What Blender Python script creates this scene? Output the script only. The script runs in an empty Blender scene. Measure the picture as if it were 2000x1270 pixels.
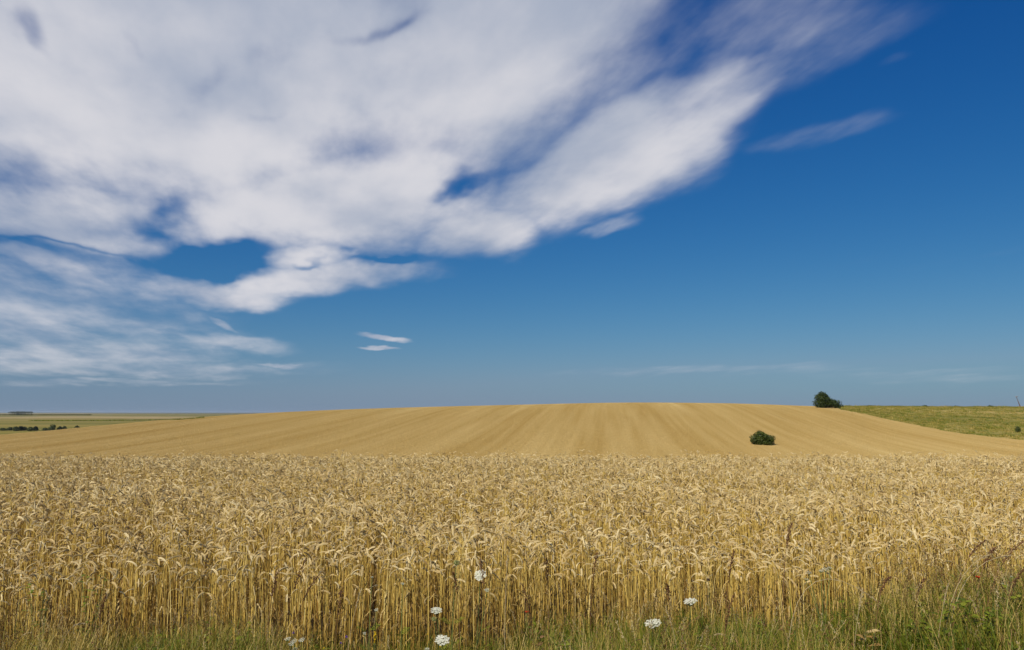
import bpy, math, random
import numpy as np
from mathutils import Vector, Matrix

random.seed(7)
rng = np.random.default_rng(11)
scene = bpy.context.scene
R = math.radians

# ------------------------------------------------------------------ camera
FPX, CX, CY, HOR = 1555.0, 1000.0, 635.0, 805.0       # focal length and horizon, in photograph pixels
EYE = 1.9
TH = math.atan((HOR - CY) / FPX)
cam = bpy.data.cameras.new('camera')
cam.lens = 28.0; cam.sensor_width = 36.0
cam.clip_start = 0.05; cam.clip_end = 60000
camo = bpy.data.objects.new('camera', cam)
scene.collection.objects.link(camo)
camo.location = (0, 0, EYE)
camo.rotation_euler = (math.pi / 2 + TH, 0, 0)
scene.camera = camo

def ray(px, py):
    """direction of a photograph pixel with y = 1"""
    x = (px - CX) / FPX; v = (CY - py) / FPX
    d = Vector((x, math.cos(TH) - v * math.sin(TH), math.sin(TH) + v * math.cos(TH)))
    return d / d.y

# ------------------------------------------------------------------ render settings
scene.view_settings.view_transform = 'Standard'
scene.view_settings.look = 'None'
scene.view_settings.exposure = 0.0
scene.view_settings.gamma = 1.0
scene.view_settings.use_curve_mapping = False
scene.render.engine = 'CYCLES'
cy = scene.cycles
cy.max_bounces = 6; cy.diffuse_bounces = 3; cy.glossy_bounces = 2; cy.transmission_bounces = 3
cy.volume_bounces = 0; cy.transparent_max_bounces = 4
cy.use_denoising = True
cy.caustics_reflective = False; cy.caustics_refractive = False

# ------------------------------------------------------------------ sun
SUN_EL, SUN_AZ = R(42), R(216)                        # azimuth clockwise from +Y (the view axis): behind, to the left
sdir = Vector((math.sin(SUN_AZ) * math.cos(SUN_EL), math.cos(SUN_AZ) * math.cos(SUN_EL), math.sin(SUN_EL)))
sun = bpy.data.lights.new('sun', 'SUN')
sun.energy = 4.8; sun.angle = R(0.53); sun.color = (1.0, 0.94, 0.83)
suno = bpy.data.objects.new('sun', sun)
scene.collection.objects.link(suno)
suno.rotation_euler = sdir.to_track_quat('Z', 'Y').to_euler()

# ------------------------------------------------------------------ sky
world = bpy.data.worlds.new('World'); scene.world = world; world.use_nodes = True
W = world.node_tree; W.nodes.clear()

class G:
    """small helper for node graphs"""
    def __init__(s, tree): s.t = tree
    def n(s, kind, **kw):
        nd = s.t.nodes.new(kind)
        for k, v in kw.items(): setattr(nd, k, v)
        return nd
    def put(s, sock, v):
        if isinstance(v, bpy.types.NodeSocket): s.t.links.new(v, sock)
        elif v is not None: sock.default_value = v
    def m(s, op, a, b=None, c=None, clamp=False):
        nd = s.n('ShaderNodeMath', operation=op); nd.use_clamp = clamp
        s.put(nd.inputs[0], a); s.put(nd.inputs[1], b); s.put(nd.inputs[2], c)
        return nd.outputs[0]
    def v(s, op, a, b=None, out=0, scale=None):
        nd = s.n('ShaderNodeVectorMath', operation=op)
        s.put(nd.inputs[0], a); s.put(nd.inputs[1], b)
        if scale is not None: s.put(nd.inputs['Scale'], scale)
        return nd.outputs[out]
    def noise(s, vec, scale, detail=3.0, rough=0.5, out='Fac', lac=2.0, dist=0.0):
        nd = s.n('ShaderNodeTexNoise')
        s.put(nd.inputs['Vector'], vec); nd.inputs['Scale'].default_value = scale
        nd.inputs['Detail'].default_value = detail; nd.inputs['Roughness'].default_value = rough
        nd.inputs['Lacunarity'].default_value = lac; nd.inputs['Distortion'].default_value = dist
        return nd.outputs[out]
    def rmap(s, val, a, b, c=0.0, d=1.0, smooth=True):
        nd = s.n('ShaderNodeMapRange', interpolation_type='SMOOTHSTEP' if smooth else 'LINEAR')
        s.put(nd.inputs[0], val)
        for i, q in enumerate((a, b, c, d)): s.put(nd.inputs[1 + i], q)
        return nd.outputs[0]
    def mix(s, f, a, b, mode='MIX'):
        nd = s.n('ShaderNodeMix', data_type='RGBA', blend_type=mode)
        s.put(nd.inputs[0], f); s.put(nd.inputs[6], a); s.put(nd.inputs[7], b)
        return nd.outputs[2]
    def ramp(s, fac, stops):
        nd = s.n('ShaderNodeValToRGB'); e = nd.color_ramp.elements
        while len(e) < len(stops): e.new(0.5)
        for el, (p, c) in zip(e, stops): el.position = p; el.color = (*c, 1)
        s.put(nd.inputs[0], fac)
        return nd.outputs[0]
    def mapping(s, vec, loc=(0, 0, 0), rot=(0, 0, 0), scale=(1, 1, 1), typ='POINT'):
        nd = s.n('ShaderNodeMapping', vector_type=typ)
        s.put(nd.inputs[0], vec); nd.inputs[1].default_value = loc
        nd.inputs[2].default_value = rot; nd.inputs[3].default_value = scale
        return nd.outputs[0]

g = G(W)
DIR = g.n('ShaderNodeTexCoord').outputs['Generated']
sep = g.n('ShaderNodeSeparateXYZ'); g.put(sep.inputs[0], DIR)
zup = g.m('MAXIMUM', sep.outputs[2], 0.0)
# cloud-sheet coordinates: the sky dome seen as a flat layer overhead, turned to the wind
inv = g.m('DIVIDE', 1.0, g.m('ADD', zup, 0.075))
PL = g.v('SCALE', DIR, scale=inv)
PW = g.mapping(PL, rot=(0, 0, R(-17)))
PW = g.v('MULTIPLY', PW, (1, 1, 0))
streak_v = g.mapping(PW, scale=(1.0, 0.48, 1.0))
wn = g.noise(streak_v, 1.7, 4.0, 0.52, out='Color')
wv = g.v('SUBTRACT', wn, (0.5, 0.5, 0.5))
wamp = g.m('MULTIPLY_ADD', zup, 0.30, 0.012)
wv = g.v('SCALE', wv, scale=wamp)
DW = g.v('ADD', DIR, wv)
wn2 = g.noise(g.mapping(PW, loc=(5.5, 2.2, 0), scale=(1.0, 0.4, 1.0)), 3.6, 3.0, 0.5, out='Color')
DW2 = g.v('ADD', DW, g.v('SCALE', g.v('SUBTRACT', wn2, (0.5, 0.5, 0.5)), scale=g.m('MULTIPLY', wamp, 1.1)))
n_str = g.noise(streak_v, 3.2, 5.0, 0.55)
n_str2 = g.noise(g.mapping(PW, loc=(3.1, 7.7, 0), scale=(1.0, 0.20, 1)), 8.5, 5.0, 0.6)
n_big = g.noise(g.mapping(PW, loc=(9.3, 1.2, 0), scale=(1.0, 0.6, 1)), 1.25, 3.0, 0.5)

# cloud masses: (px, py, half width, half height, tilt in degrees, weight)
BL = [
 (350, 110, 800, 365, 0, 1.22), (980, 90, 330, 285, 30, 1.15), (650, 392, 405, 116, 2, 1.15), (920, 455, 125, 52, 14, 0.9),
 (1170, 300, 255, 90, 25, 1.08), (1390, 200, 200, 62, 33, 0.85), (1560, 80, 240, 92, 20, 0.47), (1290, 330, 110, 48, 22, 0.8),
 (100, 405, 330, 82, -5, 1.05), (560, 552, 300, 34, 4, 0.98), (465, 580, 110, 30, 0, 0.95), (100, 528, 190, 22, -18, 0.68),
 (40, 625, 200, 70, -20, 0.62), (140, 694, 340, 40, 0, 0.62), (455, 672, 125, 24, -6, 0.58), (300, 655, 150, 10, -8, 0.5), (60, 650, 330, 120, 0, 0.36),
 (747, 661, 52, 7, -7, 0.9), (742, 685, 42, 4, -2, 0.8), (1180, 425, 70, 22, 12, 0.5), (1600, 253, 170, 30, 15, 0.27),
 (1765, 106, 42, 14, 22, 0.38), (432, 633, 40, 9, -22, 0.6), (1000, 430, 60, 30, 24, 0.8), (600, 508, 95, 42, 0, 0.95), (545, 716, 50, 5, -3, 0.62),
 (1255, 328, 150, 62, 8, 1.0), (1375, 275, 85, 72, 42, 0.85), (970, 448, 82, 50, 10, 1.0), (170, 465, 190, 46, -8, 0.92), (100, 600, 260, 60, -10, 0.55),
 (1450, 15, 270, 90, 18, 0.42), (1340, 120, 210, 110, 30, 0.46), (1320, 265, 190, 84, 34, 0.86), (170, 560, 260, 66, -12, 0.45), (180, 640, 330, 90, 0, 0.46), (300, 722, 360, 20, 0, 0.5), (230, 746, 320, 9, 0, 0.42),
 (1400, 722, 420, 12, 1, 0.30), (1850, 735, 330, 22, 0, 0.30), (1750, 500, 300, 30, 6, 0.16),
 # the sheet goes on outside the frame, overhead and to the left
 (-900, -100, 1100, 480, 0, 1.0), (200, -900, 1200, 800, 0, 1.0),
]
GAPS = [
 (420, 508, 80, 32, -3, -1.0), (335, 436, 60, 26, 18, -0.42), (900, 374, 78, 22, 26, -0.68), (1350, 125, 150, 60, 33, -0.20),
 (35, 50, 105, 30, -52, -0.6), (232, 55, 60, 18, -60, -0.34), (735, 2, 50, 18, 0, -0.4), (608, 513, 26, 8, 0, -0.4),
 (755, 520, 70, 10, -2, -0.8), (565, 105, 95, 44, 30, -0.3), (525, 215, 44, 15, 10, -0.3), (50, 350, 170, 80, 0, -0.32),
 (400, 160, 60, 34, 40, -0.3), (130, 488, 110, 9, -10, -0.35),
 (1130, 180, 120, 60, 35, -0.25), (660, 300, 110, 30, 10, -0.25),
]
acc = None; gap = None
for (px, py, rx, ry, tl, w) in BL + GAPS:
    c = ray(px, py).normalized()
    a = R(tl)
    e = (ray(px + math.cos(a), py - math.sin(a)).normalized() - c)
    ax = (e - c * e.dot(c)).normalized()
    az = ax.cross(c)
    k = math.sqrt(1 + ((px - CX) / FPX) ** 2 + ((py - CY) / FPX) ** 2)
    V = DW if w > 0 else DW2
    qx = g.v('DOT_PRODUCT', V, ax * (FPX * k / rx), out=1)
    qz = g.v('DOT_PRODUCT', V, az * (FPX * k / ry), out=1)
    dq = g.m('MULTIPLY_ADD', qx, qx, g.m('MULTIPLY', qz, qz))
    if w > 0: dq = g.m('MULTIPLY', dq, g.m('SQRT', dq))
    ex = g.m('MULTIPLY', g.m('EXPONENT', g.m('MULTIPLY', dq, -1.0)), w)
    if w > 0: acc = ex if acc is None else g.m('SMOOTH_MAX', acc, ex, 0.12)
    else: gap = ex if gap is None else g.m('ADD', gap, ex)
lump = g.rmap(acc, 0.02, 0.45, 0.25, 1.0)
acc = g.m('ADD', acc, gap)
str_ = g.m('MULTIPLY', g.m('SUBTRACT', n_str, 0.5), 1.05)
str_ = g.m('MULTIPLY_ADD', g.m('SUBTRACT', n_str2, 0.5), 0.30, str_)
str_ = g.m('MULTIPLY', str_, g.rmap(zup, 0.06, 0.26, 0.5, 1.0))
dens = g.m('MULTIPLY_ADD', str_, lump, acc)
alpha = g.rmap(dens, 0.13, 1.06, 0.0, 0.97)
above = g.rmap(sep.outputs[2], 0.006, 0.032)
alpha = g.m('MULTIPLY', alpha, above)
# thick parts of the sheet are greyer, thin lit parts whiter
tone = g.m('MULTIPLY_ADD', g.m('SUBTRACT', n_big, 0.5), 2.8, 0.54)
tone = g.m('MULTIPLY_ADD', g.m('SUBTRACT', n_str, 0.5), 1.3, tone)
tone = g.rmap(tone, 0.0, 1.0)
ccol = g.mix(tone, (0.385, 0.435, 0.545, 1), (0.69, 0.685, 0.725, 1))

sky = g.n('ShaderNodeTexSky', sky_type='NISHITA')
sky.sun_disc = False
sky.sun_elevation = SUN_EL; sky.sun_rotation = SUN_AZ
sky.altitude = 300; sky.air_density = 1.0; sky.dust_density = 0.6; sky.ozone_density = 3.0
SKY_STRENGTH = 0.06
hzf = g.m('MULTIPLY', g.m('EXPONENT', g.m('MULTIPLY', zup, -17.0)), 0.72)      # milky air towards the horizon, all round
bg1 = g.n('ShaderNodeBackground'); bg1.inputs[1].default_value = SKY_STRENGTH
# the deep polarised blue of the photograph: per-channel response on the sky's own radiance
sc_ = g.v('SCALE', sky.outputs[0], scale=SKY_STRENGTH)
sx = g.n('ShaderNodeSeparateXYZ'); g.put(sx.inputs[0], sc_)
cr = g.m('MULTIPLY', g.m('POWER', g.m('MINIMUM', sx.outputs[0], 0.36), 1.95), 1.28 / SKY_STRENGTH)
cg = g.m('MULTIPLY', g.m('POWER', g.m('MINIMUM', sx.outputs[1], 0.9), 1.1), 0.79 / SKY_STRENGTH)
cb = g.m('MULTIPLY', g.m('POWER', g.m('MINIMUM', sx.outputs[2], 1.0), 0.67), 0.775 / SKY_STRENGTH)
cx_ = g.n('ShaderNodeCombineXYZ')
for i_, c_ in enumerate((cr, cg, cb)): g.put(cx_.inputs[i_], c_)
hz_ = g.v('SCALE', (0.222, 0.292, 0.402), scale=1.0 / SKY_STRENGTH)
g.put(bg1.inputs[0], g.mix(hzf, cx_.outputs[0], hz_))
bg2 = g.n('ShaderNodeBackground'); g.put(bg2.inputs[0], ccol); bg2.inputs[1].default_value = 1.0
mx = g.n('ShaderNodeMixShader'); g.put(mx.inputs[0], alpha)
W.links.new(bg1.outputs[0], mx.inputs[1]); W.links.new(bg2.outputs[0], mx.inputs[2])
wo = g.n('ShaderNodeOutputWorld'); W.links.new(mx.outputs[0], wo.inputs[0])
world.cycles.sampling_method = 'MANUAL'; world.cycles.sample_map_resolution = 512
#SKYEND

# ------------------------------------------------------------------ small helpers
COL = scene.collection
def link(o, parent=None):
    COL.objects.link(o)
    if parent is not None: o.parent = parent
    return o
def tag(o, label=None, cat=None, group=None, kind=None):
    if label: o['label'] = label
    if cat: o['category'] = cat
    if group: o['group'] = group
    if kind: o['kind'] = kind
    return o
def empty(name, loc, rz=0.0):
    o = bpy.data.objects.new(name, None); o.location = loc; o.rotation_euler = (0, 0, rz)
    o.empty_display_size = 0.1
    return link(o)

class MB:
    """collects faces of several materials into one mesh; tone = a value per vertex"""
    def __init__(s): s.v = []; s.f = []; s.mi = []; s.tone = []; s.cur = 0.5; s.mat = 0
    def pt(s, p): s.v.append((p[0], p[1], p[2])); s.tone.append(s.cur); return len(s.v) - 1
    def face(s, *i): s.f.append(i); s.mi.append(s.mat)
    def tube(s, pts, rad, n=3, cap=False, ph=0.0):
        rings = []
        for i, p in enumerate(pts):
            a = Vector(pts[max(i - 1, 0)]); b = Vector(pts[min(i + 1, len(pts) - 1)])
            t = (b - a).normalized()
            u = t.cross(Vector((0.31, 0.9, 0.13))).normalized(); w = t.cross(u)
            r = rad[i] if hasattr(rad, '__len__') else rad
            rings.append([s.pt(Vector(p) + (u * math.cos(ph + 2 * math.pi * k / n) + w * math.sin(ph + 2 * math.pi * k / n)) * r) for k in range(n)])
        for A, B in zip(rings, rings[1:]):
            for k in range(n): s.face(A[k], A[(k + 1) % n], B[(k + 1) % n], B[k])
        if cap:
            s.face(*rings[-1]); s.face(*reversed(rings[0]))
    def ribbon(s, pts, wid, side, fold=0.25):
        """leaf blade folded along its midrib"""
        L = []
        for i, p in enumerate(pts):
            p = Vector(p); w = wid[i]
            a = Vector(pts[max(i - 1, 0)]); b = Vector(pts[min(i + 1, len(pts) - 1)])
            t = (b - a).normalized(); sd = (side - t * side.dot(t)).normalized(); nn = t.cross(sd)
            L.append((s.pt(p - sd * w + nn * w * fold), s.pt(p), s.pt(p + sd * w + nn * w * fold)))
        for A, B in zip(L, L[1:]):
            s.face(A[0], A[1], B[1], B[0]); s.face(A[1], A[2], B[2], B[1])
    def spindle(s, c, d, length, wid, n=4):
        """pointed grain or bud along d"""
        c = Vector(c); d = Vector(d).normalized()
        u = d.cross(Vector((0.23, 0.57, 0.79))).normalized(); w = d.cross(u)
        a = s.pt(c - d * length * 0.5); b = s.pt(c + d * length * 0.5)
        m = c - d * length * 0.08
        ring = [s.pt(m + (u * math.cos(2 * math.pi * k / n) + w * math.sin(2 * math.pi * k / n)) * wid * 0.5) for k in range(n)]
        for k in range(n):
            s.face(a, ring[(k + 1) % n], ring[k]); s.face(b, ring[k], ring[(k + 1) % n])
    def quad(s, c, u, w): 
        c = Vector(c)
        s.face(s.pt(c - u), s.pt(c - w * 0.8), s.pt(c + u), s.pt(c + w * 0.8))
    def mesh(s, name, mats, smooth=False):
        me = bpy.data.meshes.new(name)
        me.from_pydata(s.v, [], s.f)
        for m in mats: me.materials.append(m)
        me.polygons.foreach_set('material_index', s.mi)
        if smooth: me.polygons.foreach_set('use_smooth', [True] * len(s.f))
        at = me.attributes.new('tone', 'FLOAT', 'POINT'); at.data.foreach_set('value', s.tone)
        me.update()
        return me
    def build(s, name, mats, parent=None, smooth=False):
        if not isinstance(mats, (list, tuple)): mats = [mats]
        return link(bpy.data.objects.new(name, s.mesh(name, mats, smooth)), parent)

# ------------------------------------------------------------------ materials
def new_mat(name):
    m = bpy.data.materials.new(name); m.use_nodes = True
    nt = m.node_tree; nt.nodes.clear()
    return m, G(nt)
def finish(m, g, col, rough=0.6, transl=0.0, bump=None, spec=0.35):
    p = g.n('ShaderNodeBsdfPrincipled'); g.put(p.inputs['Base Color'], col)
    p.inputs['Roughness'].default_value = rough
    p.inputs['Specular IOR Level'].default_value = spec
    if bump is not None: g.put(p.inputs['Normal'], bump)
    o = g.n('ShaderNodeOutputMaterial'); sh = p.outputs[0]
    if transl > 0:
        t = g.n('ShaderNodeBsdfTranslucent'); g.put(t.inputs[0], col)
        mx = g.n('ShaderNodeMixShader'); mx.inputs[0].default_value = transl
        g.t.links.new(sh, mx.inputs[1]); g.t.links.new(t.outputs[0], mx.inputs[2]); sh = mx.outputs[0]
    g.t.links.new(sh, o.inputs[0])
    return m
def plant_mat(name, stops, rough=0.55, transl=0.2, spec=0.3):
    """colour from the plant's own tone, varied a little from copy to copy"""
    m, g = new_mat(name)
    at = g.n('ShaderNodeAttribute', attribute_name='tone')
    oi = g.n('ShaderNodeObjectInfo')
    f = g.m('MULTIPLY_ADD', g.m('SUBTRACT', oi.outputs['Random'], 0.5), 0.35, at.outputs['Fac'], clamp=True)
    return finish(m, g, g.ramp(f, stops), rough, transl, spec=spec)
M = {}
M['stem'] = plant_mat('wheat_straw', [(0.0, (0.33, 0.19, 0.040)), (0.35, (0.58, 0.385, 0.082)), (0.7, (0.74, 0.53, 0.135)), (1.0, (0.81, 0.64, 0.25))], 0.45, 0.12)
M['ear'] = plant_mat('wheat_ear', [(0.0, (0.43, 0.285, 0.11)), (0.4, (0.67, 0.495, 0.215)), (1.0, (0.82, 0.67, 0.37))], 0.6, 0.15)
M['dry_leaf'] = plant_mat('dry_wheat_leaf', [(0.0, (0.34, 0.20, 0.06)), (0.5, (0.56, 0.38, 0.12)), (1.0, (0.70, 0.53, 0.23))], 0.6, 0.3)
M['grass'] = plant_mat('grass_blade', [(0.0, (0.080, 0.120, 0.007)), (0.35, (0.17, 0.215, 0.012)), (0.6, (0.27, 0.245, 0.028)), (0.8, (0.46, 0.33, 0.065)), (1.0, (0.60, 0.45, 0.15))], 0.5, 0.35)
M['red_grass'] = plant_mat('reddish_panicle', [(0.0, (0.075, 0.030, 0.011)), (0.5, (0.15, 0.064, 0.026)), (1.0, (0.29, 0.15, 0.07))], 0.65, 0.2)
M['pale_grass'] = plant_mat('pale_panicle', [(0.0, (0.36, 0.25, 0.11)), (1.0, (0.60, 0.48, 0.27))], 0.65, 0.25)
M['weed_leaf'] = plant_mat('weed_leaf', [(0.0, (0.085, 0.12, 0.008)), (0.6, (0.19, 0.23, 0.016)), (1.0, (0.28, 0.29, 0.03))], 0.45, 0.35)
M['green_stem'] = plant_mat('green_stem', [(0.0, (0.08, 0.11, 0.025)), (1.0, (0.20, 0.22, 0.06))], 0.5, 0.1)
M['white_petal'] = plant_mat('white_petal', [(0.0, (0.44, 0.47, 0.27)), (0.4, (0.68, 0.67, 0.50)), (1.0, (0.80, 0.77, 0.66))], 0.6, 0.25)
M['green_bud'] = plant_mat('green_bud', [(0.0, (0.20, 0.22, 0.06)), (1.0, (0.36, 0.36, 0.13))], 0.6, 0.15)
M['brown_head'] = plant_mat('brown_head', [(0.0, (0.04, 0.022, 0.012)), (1.0, (0.11, 0.06, 0.03))], 0.7, 0.0)
M['poppy'] = plant_mat('poppy_petal', [(0.0, (0.62, 0.05, 0.012)), (1.0, (0.78, 0.10, 0.02))], 0.5, 0.35)
M['yellow'] = plant_mat('yellow_petal', [(0.0, (0.70, 0.45, 0.01)), (1.0, (0.82, 0.62, 0.02))], 0.5, 0.3)
M['purple'] = plant_mat('purple_petal', [(0.0, (0.14, 0.06, 0.30)), (1.0, (0.24, 0.12, 0.42))], 0.5, 0.3)
M['leaf'] = plant_mat('dark_leaf', [(0.0, (0.022, 0.034, 0.004)), (0.5, (0.050, 0.074, 0.008)), (1.0, (0.10, 0.125, 0.014))], 0.5, 0.25)
M['bark'] = plant_mat('bark', [(0.0, (0.05, 0.035, 0.025)), (1.0, (0.12, 0.09, 0.06))], 0.9, 0.0)
M['far_leaf'] = plant_mat('far_leaf', [(0.0, (0.025, 0.040, 0.008)), (1.0, (0.075, 0.095, 0.02))], 0.7, 0.15)
M['wood'] = plant_mat('weathered_wood', [(0.0, (0.10, 0.065, 0.055)), (1.0, (0.20, 0.14, 0.12))], 0.85, 0.0)
M['ceramic'] = plant_mat('ceramic', [(0.0, (0.5, 0.48, 0.44)), (1.0, (0.6, 0.58, 0.54))], 0.3, 0.0)

# ------------------------------------------------------------------ the lie of the land
def pchip(xs, ys, x):
    xs = np.asarray(xs, float); ys = np.asarray(ys, float); x = np.clip(np.asarray(x, float), xs[0], xs[-1])
    h = np.diff(xs); d = np.diff(ys) / h; m = np.zeros_like(ys)
    for i in range(1, len(xs) - 1):
        if d[i - 1] * d[i] > 0:
            w1 = 2 * h[i] + h[i - 1]; w2 = h[i] + 2 * h[i - 1]
            m[i] = (w1 + w2) / (w1 / d[i - 1] + w2 / d[i])
    m[0] = d[0]; m[-1] = d[-1]
    i = np.clip(np.searchsorted(xs, x) - 1, 0, len(xs) - 2); t = (x - xs[i]) / h[i]
    return ((2 * t**3 - 3 * t**2 + 1) * ys[i] + (t**3 - 2 * t**2 + t) * h[i] * m[i] + (-2 * t**3 + 3 * t**2) * ys[i + 1] + (t**3 - t**2) * h[i] * m[i + 1])
def sstep(a, b, x):
    t = np.clip((x - a) / (b - a), 0, 1); return t * t * (3 - 2 * t)

CAN = 0.85                                            # height of the standing crop on the hill
NEAR_Y = [-3000, 1.0, 4.6, 6.2, 16.0, 20, 25, 30, 45, 65, 85]
NEAR_Z = [0.35, 0.35, 0.10, 0.0, -0.06, -0.20, -0.62, -1.2, -3.2, -4.9, -5.3]
PLAIN = -11.0
# skyline of the hill, in photograph pixels, and how far off it stands
SK = [(-500, 880, 130), (0, 845, 165), (100, 838.5, 180), (200, 830.5, 195), (350, 818, 215), (500, 808, 230), (700, 799, 245), (1000, 791, 255),
      (1250, 786.3, 258), (1400, 787.5, 255), (1590, 793.5, 265), (1640, 795, 285), (1750, 795.5, 330), (2000, 796, 380), (2500, 797, 400)]
sk_t = np.array([ray(a, b).x for a, b, c in SK]); sk_e = np.array([ray(a, b).z for a, b, c in SK]); sk_r = np.array([c for a, b, c in SK])
TT = np.linspace(-1.3, 1.3, 261)
RR = pchip(sk_t, sk_r, TT); EE = pchip(sk_t, sk_e, TT)
ct = sstep(ray(1660, 798).x, ray(1590, 794).x, TT) * CAN
ZR = EYE + EE * RR - ct
def profile(t, Y, zr):
    r = np.interp(t, TT, RR)
    near = pchip(NEAR_Y, NEAR_Z, np.minimum(Y, 85))
    up = -5.3 + (zr + 5.3) * sstep(85, r, Y)
    down = PLAIN + (zr - PLAIN) * (1 - sstep(r, r + 330, Y))
    return np.where(Y < 85, near, np.where(Y < r, up, down))
YS = np.geomspace(90, 560, 500)
for _ in range(6):                                    # settle the ridge so that its outline is the photograph's
    zz = profile(TT[:, None], YS[None, :], ZR[:, None])
    es = np.where(YS[None, :] < RR[:, None] + 60, (zz + ct[:, None] - EYE) / YS[None, :], -9).max(1)
    ZR = ZR + (EE - es) * RR
def land(X, Y):
    X = np.asarray(X, float); Y = np.asarray(Y, float)
    t = np.clip(X / np.maximum(Y, 40), -1.29, 1.29)
    z = profile(t, Y, np.interp(t, TT, ZR))
    roll = sstep(500, 2500, Y) * (np.sin(X / 900 + 1) * np.cos(Y / 1300) * 2.0)
    return z + roll
def hit(px, py, off=0.0, ymin=88.0, ymax=900.0):
    """where the sight line of a pixel meets the land raised by off"""
    d = ray(px, py); Y = np.geomspace(ymin, ymax, 6000)
    w = land(d.x * Y, Y) + off - (EYE + d.z * Y)
    k = np.nonzero(w >= 0)[0]
    i = k[0] if len(k) else int(np.argmax(w))
    return Vector((d.x * Y[i], Y[i], float(land(d.x * Y[i], Y[i]))))
def at(px, py, Y):
    d = ray(px, py); return Vector((d.x * Y, Y, EYE + d.z * Y))

def sheet(name, ts, rows_y, off, mat, skirt=0.0, kind='structure', jitter=0.0):
    """a surface over the land; rows_y(t) gives the distances of its rows"""
    P = []; nr = None
    for t in ts:
        Y = rows_y(t); X = t * np.maximum(np.abs(Y), 40)
        Z = land(X, Y) + off
        if jitter: Z = Z + rng.normal(0, jitter, len(Y))
        if skirt: Y = np.concatenate([Y, Y[-1:] + 0.05]); X = np.concatenate([X, X[-1:]]); Z = np.concatenate([Z, Z[-1:] - skirt])
        P.append(np.stack([X, Y, Z], 1)); nr = len(Y)
    P = np.concatenate(P); nt = len(ts)
    a = (np.arange(nt - 1)[:, None] * nr + np.arange(nr - 1)[None, :]).ravel()
    F = np.stack([a, a + nr, a + nr + 1, a + 1], 1)
    me = bpy.data.meshes.new(name); me.from_pydata(P.tolist(), [], F.tolist()); me.materials.append(mat)
    me.polygons.foreach_set('use_smooth', [True] * len(F)); me.update()
    return tag(link(bpy.data.objects.new(name, me)), kind=kind)

# ---- ground sheet: soil and stubble near, patchwork of fields far off
m, g = new_mat('ground')
pos = g.n('ShaderNodeNewGeometry').outputs['Position']
sp = g.n('ShaderNodeSeparateXYZ'); g.put(sp.inputs[0], pos)
vor = g.n('ShaderNodeTexVoronoi'); g.put(vor.inputs['Vector'], g.mapping(pos, rot=(0, 0, 0.12), scale=(0.00085, 0.0011, 0)))
vor.inputs['Scale'].default_value = 1.0; vor.inputs['Randomness'].default_value = 0.8
vs = g.n('ShaderNodeSeparateColor'); g.put(vs.inputs[0], vor.outputs['Color'])
band = g.noise(g.mapping(pos, scale=(0.0011, 0.009, 0)), 1.0, 4.0, 0.55)
ff = g.m('MULTIPLY_ADD', g.m('SUBTRACT', band, 0.5), 1.1, vs.outputs[0], clamp=True)
far = g.ramp(ff, [(0.0, (0.13, 0.12, 0.018)), (0.3, (0.20, 0.165, 0.028)), (0.52, (0.27, 0.20, 0.045)), (0.72, (0.16, 0.14, 0.022)), (0.93, (0.30, 0.22, 0.07)), (1.0, (0.50, 0.35, 0.19))])
soil = g.ramp(g.noise(pos, 3.0, 5.0), [(0.3, (0.055, 0.038, 0.022)), (0.7, (0.13, 0.095, 0.05))])
col = g.mix(g.rmap(sp.outputs[1], 150, 260), soil, far)
bp = g.n('ShaderNodeBump'); bp.inputs['Strength'].default_value = 0.4; bp.inputs['Distance'].default_value = 0.05
g.put(bp.inputs['Height'], g.noise(pos, 9.0, 4.0))
finish(m, g, col, 0.9, bump=bp.outputs[0], spec=0.1)
GY = np.concatenate([np.array([-2500., -600., -150., -40., -10., -3., 0.]), np.linspace(1, 90, 90), np.geomspace(92, 12000, 190)])
ground = sheet('ground', np.linspace(-1.2, 1.2, 200), lambda t: GY, 0.0, m)

# ---- the crop on the hill
m, g = new_mat('ripe_crop')
pos = g.n('ShaderNodeNewGeometry').outputs['Position']
# drill rows run away from the viewer over the crest
rowv = g.mapping(pos, rot=(0, 0, R(7)), scale=(1, 1, 0))
wob = g.noise(g.mapping(pos, scale=(0.02, 0.005, 0)), 1.0, 2.0, out='Color')
rowv = g.v('ADD', rowv, g.v('SCALE', g.v('SUBTRACT', wob, (0.5, 0.5, 0.5)), scale=2.6))
n1 = g.noise(g.mapping(rowv, scale=(0.13, 0.006, 0)), 1.0, 3.0, 0.55)
n2 = g.noise(g.mapping(rowv, loc=(40, 7, 0), scale=(0.6, 0.012, 0)), 1.0, 3.0, 0.6)
n3 = g.noise(g.mapping(pos, scale=(2.6, 2.0, 2.0)), 1.0, 3.0, 0.7)
n4 = g.noise(g.mapping(pos, loc=(3, 3, 0), scale=(0.02, 0.02, 0)), 1.0, 2.0)
f = g.m('MULTIPLY_ADD', g.m('SUBTRACT', n1, 0.5), 0.8, 0.5)
f = g.m('MULTIPLY_ADD', g.m('SUBTRACT', n2, 0.5), 0.6, f)
f = g.m('MULTIPLY_ADD', g.m('SUBTRACT', n3, 0.5), 0.06, f)
f = g.m('MULTIPLY_ADD', g.m('SUBTRACT', n4, 0.5), 0.12, f, clamp=True)
col = g.ramp(f, [(0.0, (0.40, 0.255, 0.075)), (0.35, (0.51, 0.35, 0.118)), (0.65, (0.60, 0.44, 0.178)), (1.0, (0.70, 0.555, 0.26))])
tr = g.noise(g.mapping(rowv, loc=(11, 90, 0), scale=(0.30, 0.006, 0)), 1.0, 2.0, 0.5)
col = g.mix(g.rmap(tr, 0.68, 0.78, 0.0, 0.4), col, (0.19, 0.12, 0.04, 1))
finish(m, g, col, 0.85, spec=0.12)
M['crop'] = m
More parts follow.
